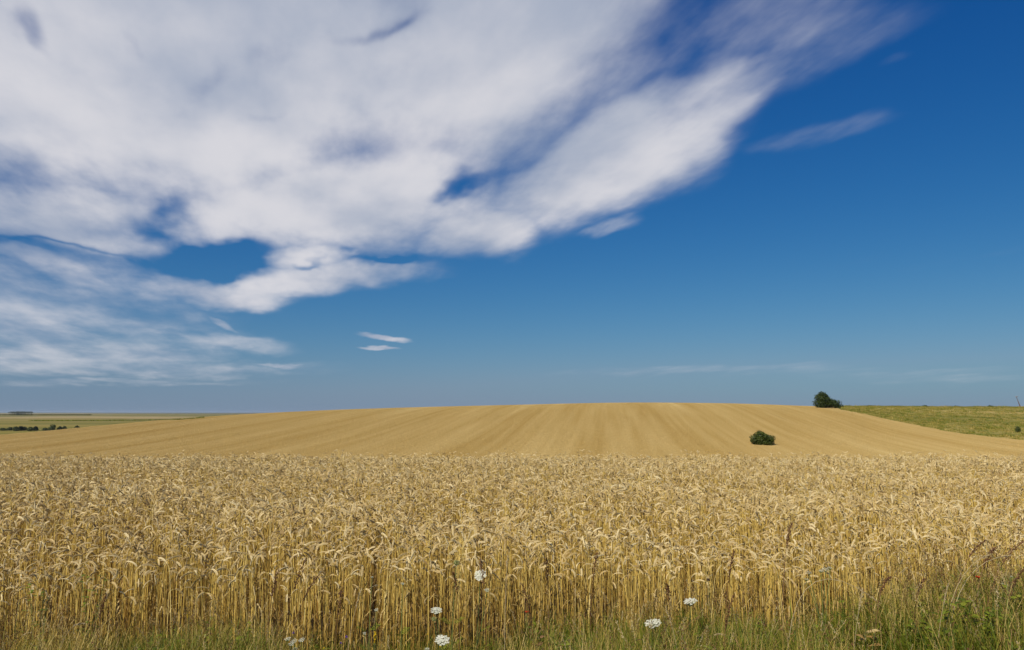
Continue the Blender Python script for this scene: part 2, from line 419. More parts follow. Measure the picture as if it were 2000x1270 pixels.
# where the crop ends: behind the crest, and along the pasture on the right
EDGE = [(1640, 799.5), (1660, 803), (1700, 811), (1760, 824), (1800, 832), (1850, 842), (1930, 852), (2000, 858.5), (2200, 872), (2500, 885)]
eh = [hit(a, b, CAN) for a, b in EDGE]
e_t = [ray(1560, 794).x, ray(1610, 795).x] + [p.x / p.y for p in eh]
e_y = [np.interp(e_t[0], TT, RR) + 18, np.interp(e_t[1], TT, RR) - 2] + [p.y for p in eh]
e_t = [-2.0, e_t[0] - 0.02] + e_t; e_y = [150.0, e_y[0] + 2] + e_y
def crop_end(t):
    if t < ray(1540, 790).x: return float(np.interp(t, TT, RR)) + 20.0
    return float(np.interp(t, e_t, e_y))
crop = sheet('wheat_hill', np.linspace(-1.15, 1.0, 420), lambda t: np.concatenate([np.linspace(24, 90, 30), np.linspace(92, crop_end(t), 110)]), 0.70, M['crop'], skirt=0.68)

# the standing ears that make the surface of that crop
hill_lib = bpy.data.collections.new('hill_ears'); rn = random.Random(77)
for k in range(10):
    mb = MB()
    for q in range(225):
        x, y = -.5 + (q % 15 + rn.random()) / 15, -.5 + (q // 15 + rn.random()) / 15; h = rn.gauss(0.80, 0.025); a = rn.uniform(0, 6.28); b = rn.uniform(0.05, 0.13)
        ex, ey = math.cos(a) * b, math.sin(a) * b
        mb.tube([(x, y, h - 0.42), (x + ex * .2, y + ey * .2, h), (x + ex, y + ey, h - rn.uniform(0.0, 0.1))], [0.012, 0.014, 0.009], 4)
    hill_lib.objects.link(bpy.data.objects.new('ears', mb.mesh('ears', [M['crop']])))
#HILL

# ---- the pasture on the right
m, g = new_mat('pasture_grass')
pos = g.n('ShaderNodeNewGeometry').outputs['Position']
wob = g.noise(g.mapping(pos, scale=(0.008, 0.02, 0)), 1.0, 3.0, out='Color')
pv = g.v('ADD', pos, g.v('SCALE', g.v('SUBTRACT', wob, (0.5, 0.5, 0.5)), scale=26.0))
b1 = g.noise(g.mapping(pv, scale=(0.004, 0.05, 0)), 1.0, 3.0, 0.6)
b2 = g.noise(g.mapping(pv, loc=(5, 3, 0), scale=(0.02, 0.16, 0)), 1.0, 4.0, 0.6)
b3 = g.noise(g.mapping(pos, scale=(1.1, 1.0, 1.0)), 1.0, 4.0, 0.7)
f = g.m('MULTIPLY_ADD', g.m('SUBTRACT', b1, 0.5), 2.3, 0.42)
f = g.m('MULTIPLY_ADD', g.m('SUBTRACT', b2, 0.5), 0.9, f)
f = g.m('MULTIPLY_ADD', g.m('SUBTRACT', b3, 0.5), 0.5, f, clamp=True)
col = g.ramp(f, [(0.0, (0.11, 0.115, 0.018)), (0.3, (0.19, 0.17, 0.03)), (0.5, (0.29, 0.235, 0.06)), (0.72, (0.39, 0.29, 0.095)), (1.0, (0.52, 0.38, 0.14))])
bp = g.n('ShaderNodeBump'); bp.inputs['Strength'].default_value = 0.7; bp.inputs['Distance'].default_value = 0.3
g.put(bp.inputs['Height'], b3)
finish(m, g, col, 0.9, bump=bp.outputs[0], spec=0.1)
M['pasture'] = m
def pasture_rows(t): 
    e = crop_end(t) - 1.0; s = e + max(0.0, 0.0)
    return np.linspace(s, max(float(np.interp(t, TT, RR)) + 60, s + 30), 90)
pasture = sheet('pasture', np.linspace(ray(1600, 795).x, 1.0, 160), pasture_rows, 0.06, M['pasture'])

# ---- dim ridges on the horizon
m, g = new_mat('far_ridge')
pos = g.n('ShaderNodeNewGeometry').outputs['Position']
col = g.ramp(g.noise(g.mapping(pos, scale=(0.0012, 0.0012, 0.02)), 1.0, 3.0), [(0.35, (0.04, 0.055, 0.03)), (0.6, (0.10, 0.10, 0.045)), (0.8, (0.20, 0.16, 0.08))])
finish(m, g, col, 0.9, spec=0.1)
def ridge(name, y0, depth, h0, amp, seed):
    xs = np.linspace(-13000, 13000, 261); r = np.random.default_rng(seed)
    ph = r.uniform(0, 6.28, 7); hh = np.zeros_like(xs)
    for k in range(7): hh += np.sin(xs / (2600 / (1 + k * 0.9)) + ph[k]) / (1 + k)
    hh = h0 + amp * hh
    rows = np.linspace(0, 1, 9); V = []; F = []
    for i, x in enumerate(xs):
        for q in rows: V.append((x, y0 + depth * q, PLAIN - 3 + (hh[i] + 3) * math.sin(math.pi * q) ** 1.2))
    for i in range(len(xs) - 1):
        for k in range(8): F.append((i * 9 + k, (i + 1) * 9 + k, (i + 1) * 9 + k + 1, i * 9 + k + 1))
    me = bpy.data.meshes.new(name); me.from_pydata(V, [], F); me.materials.append(m)
    me.polygons.foreach_set('use_smooth', [True] * len(F))
    tag(link(bpy.data.objects.new(name, me)), kind='structure')
ridge('hills', 6200, 1500, 2.2, 1.4, 3)
ridge('hills', 9600, 2000, 4.0, 1.8, 5)

# ------------------------------------------------------------------ trees and bushes
def crown(mb, lobes, n, leaf, rnd):
    """leaf clumps through the volume of several lobes (cx, cy, cz, rx, ry, rz)"""
    vol = [l[3] * l[4] * l[5] for l in lobes]; tv = sum(vol)
    for l, v in zip(lobes, vol):
        k = int(n * v / tv)
        for _ in range(k):
            d = Vector((rnd.gauss(0, 1), rnd.gauss(0, 1), rnd.gauss(0, 1))).normalized()
            rad = rnd.random() ** 0.38 * (1.0 + 0.16 * math.sin(5 * d.x + 3 * d.z + l[0]) + rnd.uniform(-0.07, 0.09))
            c = Vector((l[0] + d.x * l[3] * rad, l[1] + d.y * l[4] * rad, max(l[2] + d.z * l[5] * rad, 0.05)))
            mb.cur = min(1, max(0, rnd.gauss(0.5, 0.25)))
            nn = (d + Vector((rnd.gauss(0, .7), rnd.gauss(0, .7), rnd.gauss(0.3, .7)))).normalized()
            u = nn.cross(Vector((rnd.gauss(0, 1), rnd.gauss(0, 1), rnd.gauss(0, 1)))).normalized()
            s = leaf * rnd.uniform(0.6, 1.3)
            mb.quad(c, u * s, nn.cross(u) * s * 0.7)
def woody(mb, stems, height, spread, rad, rnd):
    for k in range(stems):
        a = 2 * math.pi * (k + rnd.random() * 0.6) / stems; mb.cur = rnd.random()
        o = Vector((math.cos(a), math.sin(a), 0)) * spread
        pts = [o * 0.12, o * 0.25 + Vector((0, 0, height * 0.3)), o * 0.55 + Vector((rnd.uniform(-.2, .2), rnd.uniform(-.2, .2), height * 0.62)), o * 0.85 + Vector((0, 0, height * 0.92))]
        mb.tube(pts, [rad, rad * 0.75, rad * 0.45, rad * 0.15], 6)
        for q in range(2):
            b = pts[1 + q]; e = b + Vector((rnd.uniform(-1, 1) * spread * 0.7, rnd.uniform(-1, 1) * spread * 0.7, height * 0.3))
            mb.tube([b, (b + e) / 2 + Vector((0, 0, height * 0.05)), e], [rad * 0.45, rad * 0.3, rad * 0.08], 5)
def tree(name, p, lobes, n, leaf, label, cat, seed, stems=1, h=3.0, spread=0.8, rad=0.14, group=None, mat='leaf'):
    rnd = random.Random(seed)
    o = empty(name, p); tag(o, label, cat, group)
    w = MB(); woody(w, stems, h, spread, rad, rnd); w.build('trunk', M['bark'], o)
    c = MB(); crown(c, lobes, n, leaf, rnd); c.build('crown', M[mat], o)
    return o
p = hit(1490, 868, CAN); p.z += CAN - 0.2; sc = 1.1 * p.y / FPX              # metres per photograph pixel at that distance
tree('round_bush', p, [(-3 * sc, 0, 13 * sc, 17 * sc, 15 * sc, 11.5 * sc), (9 * sc, -2 * sc, 11 * sc, 13 * sc, 12 * sc, 9 * sc), (-10 * sc, 3 * sc, 9 * sc, 11 * sc, 10 * sc, 8 * sc), (-5 * sc, 0, 20 * sc, 9 * sc, 9 * sc, 6 * sc), (3 * sc, -6 * sc, 5 * sc, 15 * sc, 10 * sc, 5 * sc)],
     4200, 0.13, 'dense dark green bush standing alone in the wheat on the hillside', 'bush', 21, 5, 21 * sc, 11 * sc, 0.07)
p = hit(1614, 800.5, 0.3); p.z += 0.7; sc = 1.06 * p.y / FPX
tree('ridge_tree', p, [(-6 * sc, 0, 17 * sc, 14 * sc, 12 * sc, 13 * sc), (-11 * sc, 0, 9 * sc, 13 * sc, 12 * sc, 9 * sc), (4 * sc, 0, 10 * sc, 16 * sc, 13 * sc, 10 * sc), (13 * sc, -2 * sc, 8.5 * sc, 13 * sc, 10 * sc, 8 * sc), (20 * sc, -2 * sc, 5 * sc, 10 * sc, 8 * sc, 5.5 * sc), (-5 * sc, 1, 22 * sc, 12 * sc, 10 * sc, 8 * sc)],
     6500, 0.19, 'rounded green tree on the crest where wheat meets pasture', 'tree', 22, 4, 24 * sc, 9 * sc, 0.13)
p = hit(1988, 845, 0.0); sc = p.y / FPX
tree('pasture_shrub', p, [(0, 0, 6 * sc, 5 * sc, 5 * sc, 6.5 * sc), (2 * sc, 0, 4 * sc, 4 * sc, 4 * sc, 4 * sc)], 900, 0.09, 'small dark upright shrub in the pasture below the leaning pole', 'shrub', 23, 3, 10 * sc, 2.5 * sc, 0.04)
# low shrubs that break the pasture's skyline
for i, (px, w_, h_, lab) in enumerate([(1700, 9, 3.5, 'low brown scrub on the pasture skyline, closest to the crest tree'), (1806, 6, 4.2, 'tiny dark shrub on the skyline midway along the pasture'),
                                (1868, 7, 3.0, 'flat low shrub on the pasture skyline, second from the leaning pole'), (1934, 6, 4.0, 'rounded low shrub on the pasture skyline next to the leaning pole')]):
    t = ray(px, 795).x; Y = float(np.interp(t, TT, RR)) - 6; sc = Y / FPX
    p = Vector((t * Y, Y, float(land(t * Y, Y))))
    tree('skyline_shrub', p, [(0, 0, h_ * 0.5 * sc, w_ * sc, w_ * sc * 0.7, h_ * 0.6 * sc), (w_ * .5 * sc, 0, h_ * 0.4 * sc, w_ * .6 * sc, w_ * sc * 0.5, h_ * 0.4 * sc)], 420, 0.16, lab, 'shrub', 40 + i, 3, h_ * 0.8 * sc, w_ * 0.4 * sc, 0.03, group='shrubs on the pasture skyline')
# the row of trees beyond the hill on the left: (px, top, half width)
row = [(6, 836, 6, 'dark bushy tree at the very end of the row, cut by the picture edge'), (20, 834.5, 5, 'second tree of the row from the picture edge, beyond the wheat hill'),
       (31, 833, 4.5, 'slim third tree from the picture edge in the row beyond the wheat hill'), (42, 832.5, 6, 'broad tree in the thick middle of the row beyond the hill'),
       (49, 833.5, 4.5, 'small tree pressed against the broad middle tree of the far row'), (60, 834, 5, 'rounded tree just past the thick middle of the row'),
       (70, 833, 4.5, 'last tall tree before the gap in the row beyond the hill'), (89, 836, 4.5, 'small bush in the gap before the tallest lone tree'),
       (103, 829, 6, 'tallest rounded tree of the row, standing by itself beyond the hill'), (118, 833, 5, 'low shrub beside the tallest lone tree of the row'),
       (127, 832.5, 4, 'smaller low shrub second after the tallest lone tree'), (151, 831.5, 5, 'last tiny shrub of the row before the wheat hides it')]
for i, (px, top, hw, lab) in enumerate(row):
    Y = 560 + 12 * math.sin(i * 2.1); d = ray(px, top); sc = Y / FPX
    z0 = float(land(d.x * Y, Y)); H = EYE + d.z * Y - z0
    rn = random.Random(i)
    lobes = [(0, 0, H * 0.55, hw * sc, hw * sc, H * 0.46), (rn.uniform(-.4, .4) * hw * sc, 0, H * 0.3, hw * 1.15 * sc, hw * sc, H * 0.3), (rn.uniform(-.5, .5) * hw * sc, 0, H * 0.75, hw * 0.6 * sc, hw * .6 * sc, H * 0.25)]
    tree('row_tree', (d.x * Y, Y, z0), lobes, 900, 0.34, lab, 'tree', 60 + i, 2, H * 0.8, hw * 0.5 * sc, 0.16, group='row of trees beyond the wheat hill', mat='far_leaf')
# rough growth at the foot of that row
mb = MB(); rn = random.Random(5)
for px in np.arange(-20, 175, 0.45):
    Y = 552 + rn.uniform(-5, 5); x = ray(px, 840).x * Y; z = float(land(x, Y)); s = rn.uniform(0.7, 1.5) * (2.3 if px < 75 else 1.0)
    crown(mb, [(x, Y, z + s * 0.5, s, s, s * 0.8)], 26, 0.3, rn)
tag(mb.build('undergrowth', M['far_leaf']), kind='stuff')
# a planted block of wood far out on the plain
mb = MB(); rn = random.Random(6); Yw = 2900.0
xa, xb = ray(15.5, 812).x * Yw, ray(46, 812).x * Yw
for k in range(230):
    x = rn.uniform(xa, xb); y = Yw + rn.uniform(0, 60); z = float(land(x, y)); s = rn.uniform(2.2, 3.2); H = rn.uniform(13, 15)
    mb.cur = 0.2; mb.tube([(x, y, z), (x, y, z + H * 0.7)], [0.3, 0.12], 4)
    crown(mb, [(x, y, z + H * 0.6, s, s, H * 0.42)], 34, 1.0, rn)
tag(mb.build('wood', M['far_leaf']), 'dark planted block of woodland far out on the plain', None, kind='stuff')
# dark weedy margin along the second field behind the hill's shoulder
pts = [hit(a, b, CAN) for a, b in [(60, 846.5), (120, 843), (170, 838.5), (210, 835), (260, 829.5), (310, 824), (350, 820), (400, 816)]]
mb = MB(); rn = random.Random(9)
for A, B in zip(pts, pts[1:]):
    n = max(2, int((B - A).length / 0.35))
    for k in range(n):
        c = A.lerp(B, k / n); c.z = float(land(c.x, c.y)) + CAN + 0.1
        crown(mb, [(c.x, c.y, c.z, 0.5, 0.45, 0.28)], 14, 0.16, rn)
tag(mb.build('weeds', M['weed_leaf']), kind='stuff')

# ---- leaning pole on the skyline
t = ray(1993, 797).x; Y = 372.0; sc = Y / FPX
o = empty('leaning_pole', (t * Y, Y, float(land(t * Y, Y)) - 0.3)); tag(o, 'leaning wooden utility pole with a brace on the pasture skyline', 'pole')
h_ = 21 * sc + 0.4
mb = MB(); mb.cur = 0.3; mb.tube([(0, 0, 0), (-3.6 * sc, 0, h_ * 0.5), (-7 * sc, 0, h_)], [0.17, 0.14, 0.11], 8, True); mb.build('shaft', M['wood'], o)
mb = MB(); mb.cur = 0.7; mb.tube([(2.2 * sc, 0.4, 0), (-4.9 * sc, 0.05, h_ * 0.72)], [0.13, 0.10], 8, True); mb.build('brace', M['wood'], o)
mb = MB(); mb.cur = 0.2; mb.tube([(-8.5 * sc, 0, h_ * 0.955), (-3.6 * sc, 0, h_ * 0.985)], [0.09, 0.09], 4, True); arm = mb.build('crossarm', M['wood'], o)
for q in (-8.2, -6.0, -3.9):
    mb = MB(); zb = h_ * (0.955 + 0.03 * (q + 8.5) / 4.9)
    mb.tube([(q * sc, 0, zb + 0.05), (q * sc, 0, zb + 0.16), (q * sc, 0, zb + 0.24), (q * sc, 0, zb + 0.3)], [0.03, 0.09, 0.09, 0.03], 6, True); mb.build('insulator', M['ceramic'], arm)

# ------------------------------------------------------------------ wheat
def wheat_geo(rnd, h=None, parts=None):
    """one plant: (stem, ear, leaves) as three MBs in local space"""
    st, er, lf = MB(), MB(), []
    tone = min(1, max(0, rnd.gauss(0.5, 0.22)))
    st.cur = tone; er.cur = min(1, max(0, rnd.gauss(0.5, 0.27))); ltone = rnd.random()
    H = h or rnd.gauss(0.85, 0.07)
    phi = rnd.uniform(0, 2 * math.pi); lean = rnd.gauss(0.0, 0.045) + 0.02
    bd = Vector((math.cos(phi), math.sin(phi), 0)); up = Vector((0, 0, 1))
    kind = rnd.random()
    end = rnd.uniform(2.2, 3.05) if kind < 0.70 else (rnd.uniform(1.3, 2.2) if kind < 0.92 else rnd.uniform(0.2, 1.0))
    p = Vector((0, 0, 0)); pts = [p.copy()]; n = 6
    for k in range(n):
        a = lean * (0.3 + k / n); p = p + (up * math.cos(a) + bd * math.sin(a)) * (H * 0.94 / n); pts.append(p.copy())
    rad = [0.0027] * 4 + [0.0023, 0.002, 0.0017]
    neck = rnd.uniform(0.04, 0.085); el = rnd.uniform(0.062, 0.095); a0 = lean * 1.3
    for k in range(3):
        a = a0 + (end * 0.52 - a0) * (k + 1) / 3; p = p + (up * math.cos(a) + bd * math.sin(a)) * neck / 3; pts.append(p.copy()); rad.append(0.0014)
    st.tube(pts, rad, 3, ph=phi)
    st.tone = [max(0.0, t_ - 1.0 * max(0.0, 1 - v_[2] / (0.55 * H))) for t_, v_ in zip(st.tone, st.v)]  # browner straw at the foot, plus shade between stalks painted into the tone
    # the ear: two ranks of overlapping spikelets on a bending axis
    ns = 9; side = bd.cross(up)
    tw = rnd.uniform(0, math.pi); a = end * 0.55; wk = rnd.uniform(0.0078, 0.0098)
    for k in range(ns):
        a = end * (0.55 + 0.45 * (k + 1) / ns)
        t = up * math.cos(a) + bd * math.sin(a); nrm = t.cross(side).normalized()
        p = p + t * el / ns
        wd = wk * (1.0 if 0 < k < ns - 2 else 0.72)
        sd = side * math.cos(tw) + nrm * math.sin(tw)
        for sg in (-1, 1):
            er.spindle(p + sd * sg * 0.0042 + t * (0.0035 if sg > 0 else 0.0), t + sd * sg * 0.30, 0.0195, wd, 4)
    er.spindle(p + t * 0.006, t, 0.02, 0.007, 4)
    for q in range(rnd.choice((0, 1, 1, 1))):
        hz = H * rnd.uniform(0.18, 0.68); b = rnd.uniform(0, 6.28); o = Vector((math.cos(b), math.sin(b), 0)); L = rnd.uniform(0.12, 0.24)
        base = Vector((0, 0, hz)) + bd * lean * hz * 0.6
        lp = [base, base + o * L * 0.22 + up * L * 0.25, base + o * L * 0.48 + up * L * rnd.uniform(-.05, 0.25), base + o * L * 0.62 - up * L * rnd.uniform(0.1, 0.5)]
        lf_ = MB(); lf_.cur = ltone; lf.append(lf_)
        lf_.ribbon(lp, [0.0035, 0.005, 0.004, 0.001], o.cross(up))
    return st, er, lf
def merge(dst, src, off, mat, rz=0.0):
    b = len(dst.v); c, s = math.cos(rz), math.sin(rz)
    for (x, y, z), t in zip(src.v, src.tone):
        dst.v.append((x * c - y * s + off[0], x * s + y * c + off[1], z)); dst.tone.append(t)
    for f in src.f: dst.f.append(tuple(i + b for i in f)); dst.mi.append(mat)
lib = bpy.data.collections.new('wheat_clumps')           # never linked to the scene: only a source of copies
rn = random.Random(100); CELL = 0.17
for k in range(22):
    mb = MB()
    for q in range(8):
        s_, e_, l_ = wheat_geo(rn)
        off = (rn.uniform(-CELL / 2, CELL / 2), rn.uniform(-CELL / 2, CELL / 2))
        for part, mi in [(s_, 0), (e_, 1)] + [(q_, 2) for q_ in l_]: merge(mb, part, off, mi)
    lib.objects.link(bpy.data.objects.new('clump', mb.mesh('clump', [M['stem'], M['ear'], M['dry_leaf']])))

def scatter(name, coll, P, rot, scl, kind='stuff'):
    """one object whose points each carry a copy of a random member of coll"""
    me = bpy.data.meshes.new(name); me.from_pydata(P, [], [])
    a = me.attributes.new('rot', 'FLOAT_VECTOR', 'POINT'); a.data.foreach_set('vector', np.asarray(rot, np.float32).ravel())
    a = me.attributes.new('scl', 'FLOAT_VECTOR', 'POINT'); a.data.foreach_set('vector', np.asarray(scl, np.float32).ravel())
    a = me.attributes.new('pick', 'INT', 'POINT'); a.data.foreach_set('value', rng.integers(0, len(coll.objects), len(P)).astype(np.int32))
    o = link(bpy.data.objects.new(name, me)); tag(o, kind=kind)
    t = bpy.data.node_groups.new(name, 'GeometryNodeTree')
    t.interface.new_socket('Geometry', in_out='INPUT', socket_type='NodeSocketGeometry')
    t.interface.new_socket('Geometry', in_out='OUTPUT', socket_type='NodeSocketGeometry')
    N = t.nodes.new; L = t.links.new
    gi, go = N('NodeGroupInput'), N('NodeGroupOutput')
    ci = N('GeometryNodeCollectionInfo'); ci.inputs[0].default_value = coll; ci.inputs[1].default_value = True; ci.inputs[2].default_value = True
    def named(nm, ty):
        nd = N('GeometryNodeInputNamedAttribute'); nd.data_type = ty; nd.inputs[0].default_value = nm; return nd.outputs[0]
    ip = N('GeometryNodeInstanceOnPoints')
    L(gi.outputs[0], ip.inputs['Points']); L(ci.outputs[0], ip.inputs['Instance']); ip.inputs['Pick Instance'].default_value = True
    L(named('pick', 'INT'), ip.inputs['Instance Index'])
    e2r = N('FunctionNodeEulerToRotation'); L(named('rot', 'FLOAT_VECTOR'), e2r.inputs[0]); L(e2r.outputs[0], ip.inputs['Rotation'])
    L(named('scl', 'FLOAT_VECTOR'), ip.inputs['Scale']); L(ip.outputs[0], go.inputs[0])
    md = o.modifiers.new('scatter', 'NODES'); md.node_group = t
    return o

def edge_y(X):
    """front edge of the field: a little farther off towards the right"""
    X = np.asarray(X, float)
    return 6.05 + 0.125 * X + 0.10 * np.sin(X * 1.7 + 0.6) + 0.07 * np.sin(X * 4.3)
pts, rot, scl = [], [], []
for Y in np.arange(5.2, 27.0, CELL):
    hw = 0.80 * Y + 0.6
    for X in np.arange(-hw, hw, CELL):
        x = X + rng.uniform(-.07, .07); y = Y + rng.uniform(-.07, .07)
        if y < float(edge_y(x)) + 0.16: continue
        dn = math.sin(x * 3.1 + 1.0) * math.sin(y * 2.7 + x) * 0.5 + 0.5
        if rng.random() < 0.02 + 0.16 * dn: continue
        pts.append((x, y, float(land(x, y)) - 0.01))
        hv = 1.0 + 0.065 * math.sin(x * 0.9 + 1.3 * y) + 0.035 * math.sin(x * 2.3 - y * 0.8)
        s = rng.uniform(0.92, 1.08) * (0.90 + 0.10 * float(sstep(0.1, 2.0, y - float(edge_y(x)))))
        rot.append((rng.normal(0, 0.04), rng.normal(0, 0.04), rng.uniform(0, 6.28))); scl.append((s, s, s * hv))
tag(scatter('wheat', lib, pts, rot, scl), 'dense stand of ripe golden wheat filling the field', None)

# the foremost stalks, one by one
rn = random.Random(500); kinds = []
for k in range(26):
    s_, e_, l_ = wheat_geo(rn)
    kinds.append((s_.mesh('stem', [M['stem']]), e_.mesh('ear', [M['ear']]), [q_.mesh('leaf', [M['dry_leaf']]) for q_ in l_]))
for k in range(300):
    x = -4.0 + 8.6 * (k + rn.random()) / 300; y = float(edge_y(x)) + rn.uniform(-0.07, 0.13)
    o = bpy.data.objects.new('wheat_stalk', None); o.location = (x, y, float(land(x, y)) - 0.01); o.empty_display_size = 0.05
    o.rotation_euler = (rn.gauss(0, .035), rn.gauss(0, .035), rn.uniform(0, 6.28)); s = rn.uniform(0.78, 1.0); o.scale = (s, s, s)
    link(o); tag(o, 'ripe golden wheat stalk with nodding ear at the front edge of the field', 'wheat', 'wheat stalks along the front edge of the field')
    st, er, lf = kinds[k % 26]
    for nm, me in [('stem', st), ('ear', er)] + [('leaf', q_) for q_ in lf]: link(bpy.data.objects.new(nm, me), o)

# ears over the hill, as far as the crest
P, ro, sc_ = [], [], []
for Y in np.concatenate([np.arange(88, 285, 1.0)]):
    for X in np.arange(-math.floor(0.74 * Y), 0.74 * Y, 1.0):
        x = X; y = Y
        if y > crop_end(x / y) - 0.7: continue
        P.append((x, y, float('nan'))); ro.append((0, 0, rng.integers(0, 4) * math.pi / 2)); s = rng.uniform(0.985, 1.015); sc_.append((1, 1, s))
P = np.array(P); P[:, 2] = land(P[:, 0], P[:, 1])
scatter('wheat', hill_lib, P.tolist(), ro, sc_)

# ------------------------------------------------------------------ verge grass
def blade(mb, rnd, base, L, w, phi, droop):
    o = Vector((math.cos(phi), math.sin(phi), 0)); up = Vector((0, 0, 1)); p = Vector(base); P = [p.copy()]; n = 5
    for k in range(n):
        a = 0.12 + droop * (k / n) ** 1.5; p = p + (up * math.cos(a) + o * math.sin(a)) * L / n; P.append(p.copy())
    mb.ribbon(P, [w * 0.7, w, w * 0.95, w * 0.75, w * 0.45, w * 0.08], o.cross(up))
def panicle(mb, rnd, base, H, phi, bend, length, mat_stem, mat_head, fluff=0.02, dens=34):
    o = Vector((math.cos(phi), math.sin(phi), 0)); up = Vector((0, 0, 1)); p = Vector(base); P = [p.copy()]; n = 9
    for k in range(n):
        a = 0.04 + bend * (k / n) ** 2; p = p + (up * math.cos(a) + o * math.sin(a)) * H / n; P.append(p.copy())
    mb.mat = mat_stem; mb.tube(P, [0.0019] * 4 + [0.0015] * 3 + [0.001] * 3, 3)
    mb.mat = mat_head; hl = length / H
    for q in range(dens):
        u = 1 - hl * (q / dens); i = min(int(u * n), n - 1); f = u * n - i
        c = P[i].lerp(P[i + 1], f); t = (P[i + 1] - P[i]).normalized()
        wd = fluff * (0.25 + 0.75 * math.sin(math.pi * min(1, (1 - u) / hl * 0.85 + 0.12)))
        r = Vector((rnd.gauss(0, 1), rnd.gauss(0, 1), rnd.gauss(0, 1))).normalized()
        mb.cur = min(1, max(0, rnd.gauss(0.5, 0.25)))
        mb.spindle(c + r * wd * rnd.random(), t + r * 0.5, 0.011, 0.0032, 3)
def grass_lib(name, green, hmax, seeds):
    lib = bpy.data.collections.new(name); rnd = random.Random(len(name) * 17 + seeds)
    for k in range(12):
        mb = MB()
        for q in range(34):
            b = (rnd.gauss(0, 0.05), rnd.gauss(0, 0.05), 0)
            mb.mat = 0; mb.cur = min(1, max(0, rnd.gauss(green, 0.2)))
            blade(mb, rnd, b, hmax * rnd.uniform(0.45, 1.0), rnd.uniform(0.0016, 0.0038), rnd.uniform(0, 6.28), rnd.uniform(0.3, 1.7))
        for q in range(seeds):
            b = (rnd.gauss(0, 0.05), rnd.gauss(0, 0.05), 0); mb.cur = rnd.uniform(0.7, 1)
            panicle(mb, rnd, b, hmax * rnd.uniform(0.9, 1.25), rnd.uniform(0, 6.28), rnd.uniform(0.2, 0.9), rnd.uniform(0.08, 0.14), 0, 1 if rnd.random() < 0.55 else 2, 0.012, 22)
        lib.objects.link(bpy.data.objects.new('tuft', mb.mesh('tuft', [M['grass'], M['red_grass'], M['pale_grass']])))
    return lib
green_lib = grass_lib('green_tufts', 0.30, 0.46, 0)
mix_lib = grass_lib('mixed_tufts', 0.58, 0.50, 1)
dry_lib = grass_lib('dry_tufts', 0.82, 0.54, 2)
leafy_lib = bpy.data.collections.new('leafy_weeds'); rn = random.Random(91)
for k in range(12):
    mb = MB()
    for q in range(rn.randrange(3, 6)):                # stems with paired leaves, some narrow, some broad
        a = rn.uniform(0, 6.28); H = rn.uniform(0.22, 0.46); tip = Vector((rn.gauss(0, .07), rn.gauss(0, .07), H)); b0 = Vector((rn.gauss(0, .03), rn.gauss(0, .03), 0))
        mb.mat = 1; mb.cur = rn.random(); mb.tube([b0, b0.lerp(tip, .5) + Vector((rn.gauss(0, .01), rn.gauss(0, .01), 0)), tip], [0.0022, 0.0018, 0.0010], 3)
        mb.mat = 0 if rn.random() < 0.86 else 2; wf = rn.uniform(0.16, 0.34)
        for j in range(9):
            c = b0.lerp(tip, 0.25 + 0.75 * j / 9); a += 2.4; o = Vector((math.cos(a), math.sin(a), 0)); l = rn.uniform(0.035, 0.085) * (1.1 - 0.5 * j / 9); mb.cur = rn.random(); up = Vector((0, 0, 1))
            mb.ribbon([c, c + o * l * .35 + up * l * .2, c + o * l * .7 + up * l * .18, c + o * l + up * l * rn.uniform(-.25, .1)], [l * .05, l * wf, l * wf * .8, l * .02], o.cross(up))
    leafy_lib.objects.link(bpy.data.objects.new('weed', mb.mesh('weed', [M['weed_leaf'], M['green_stem'], M['red_grass']])))
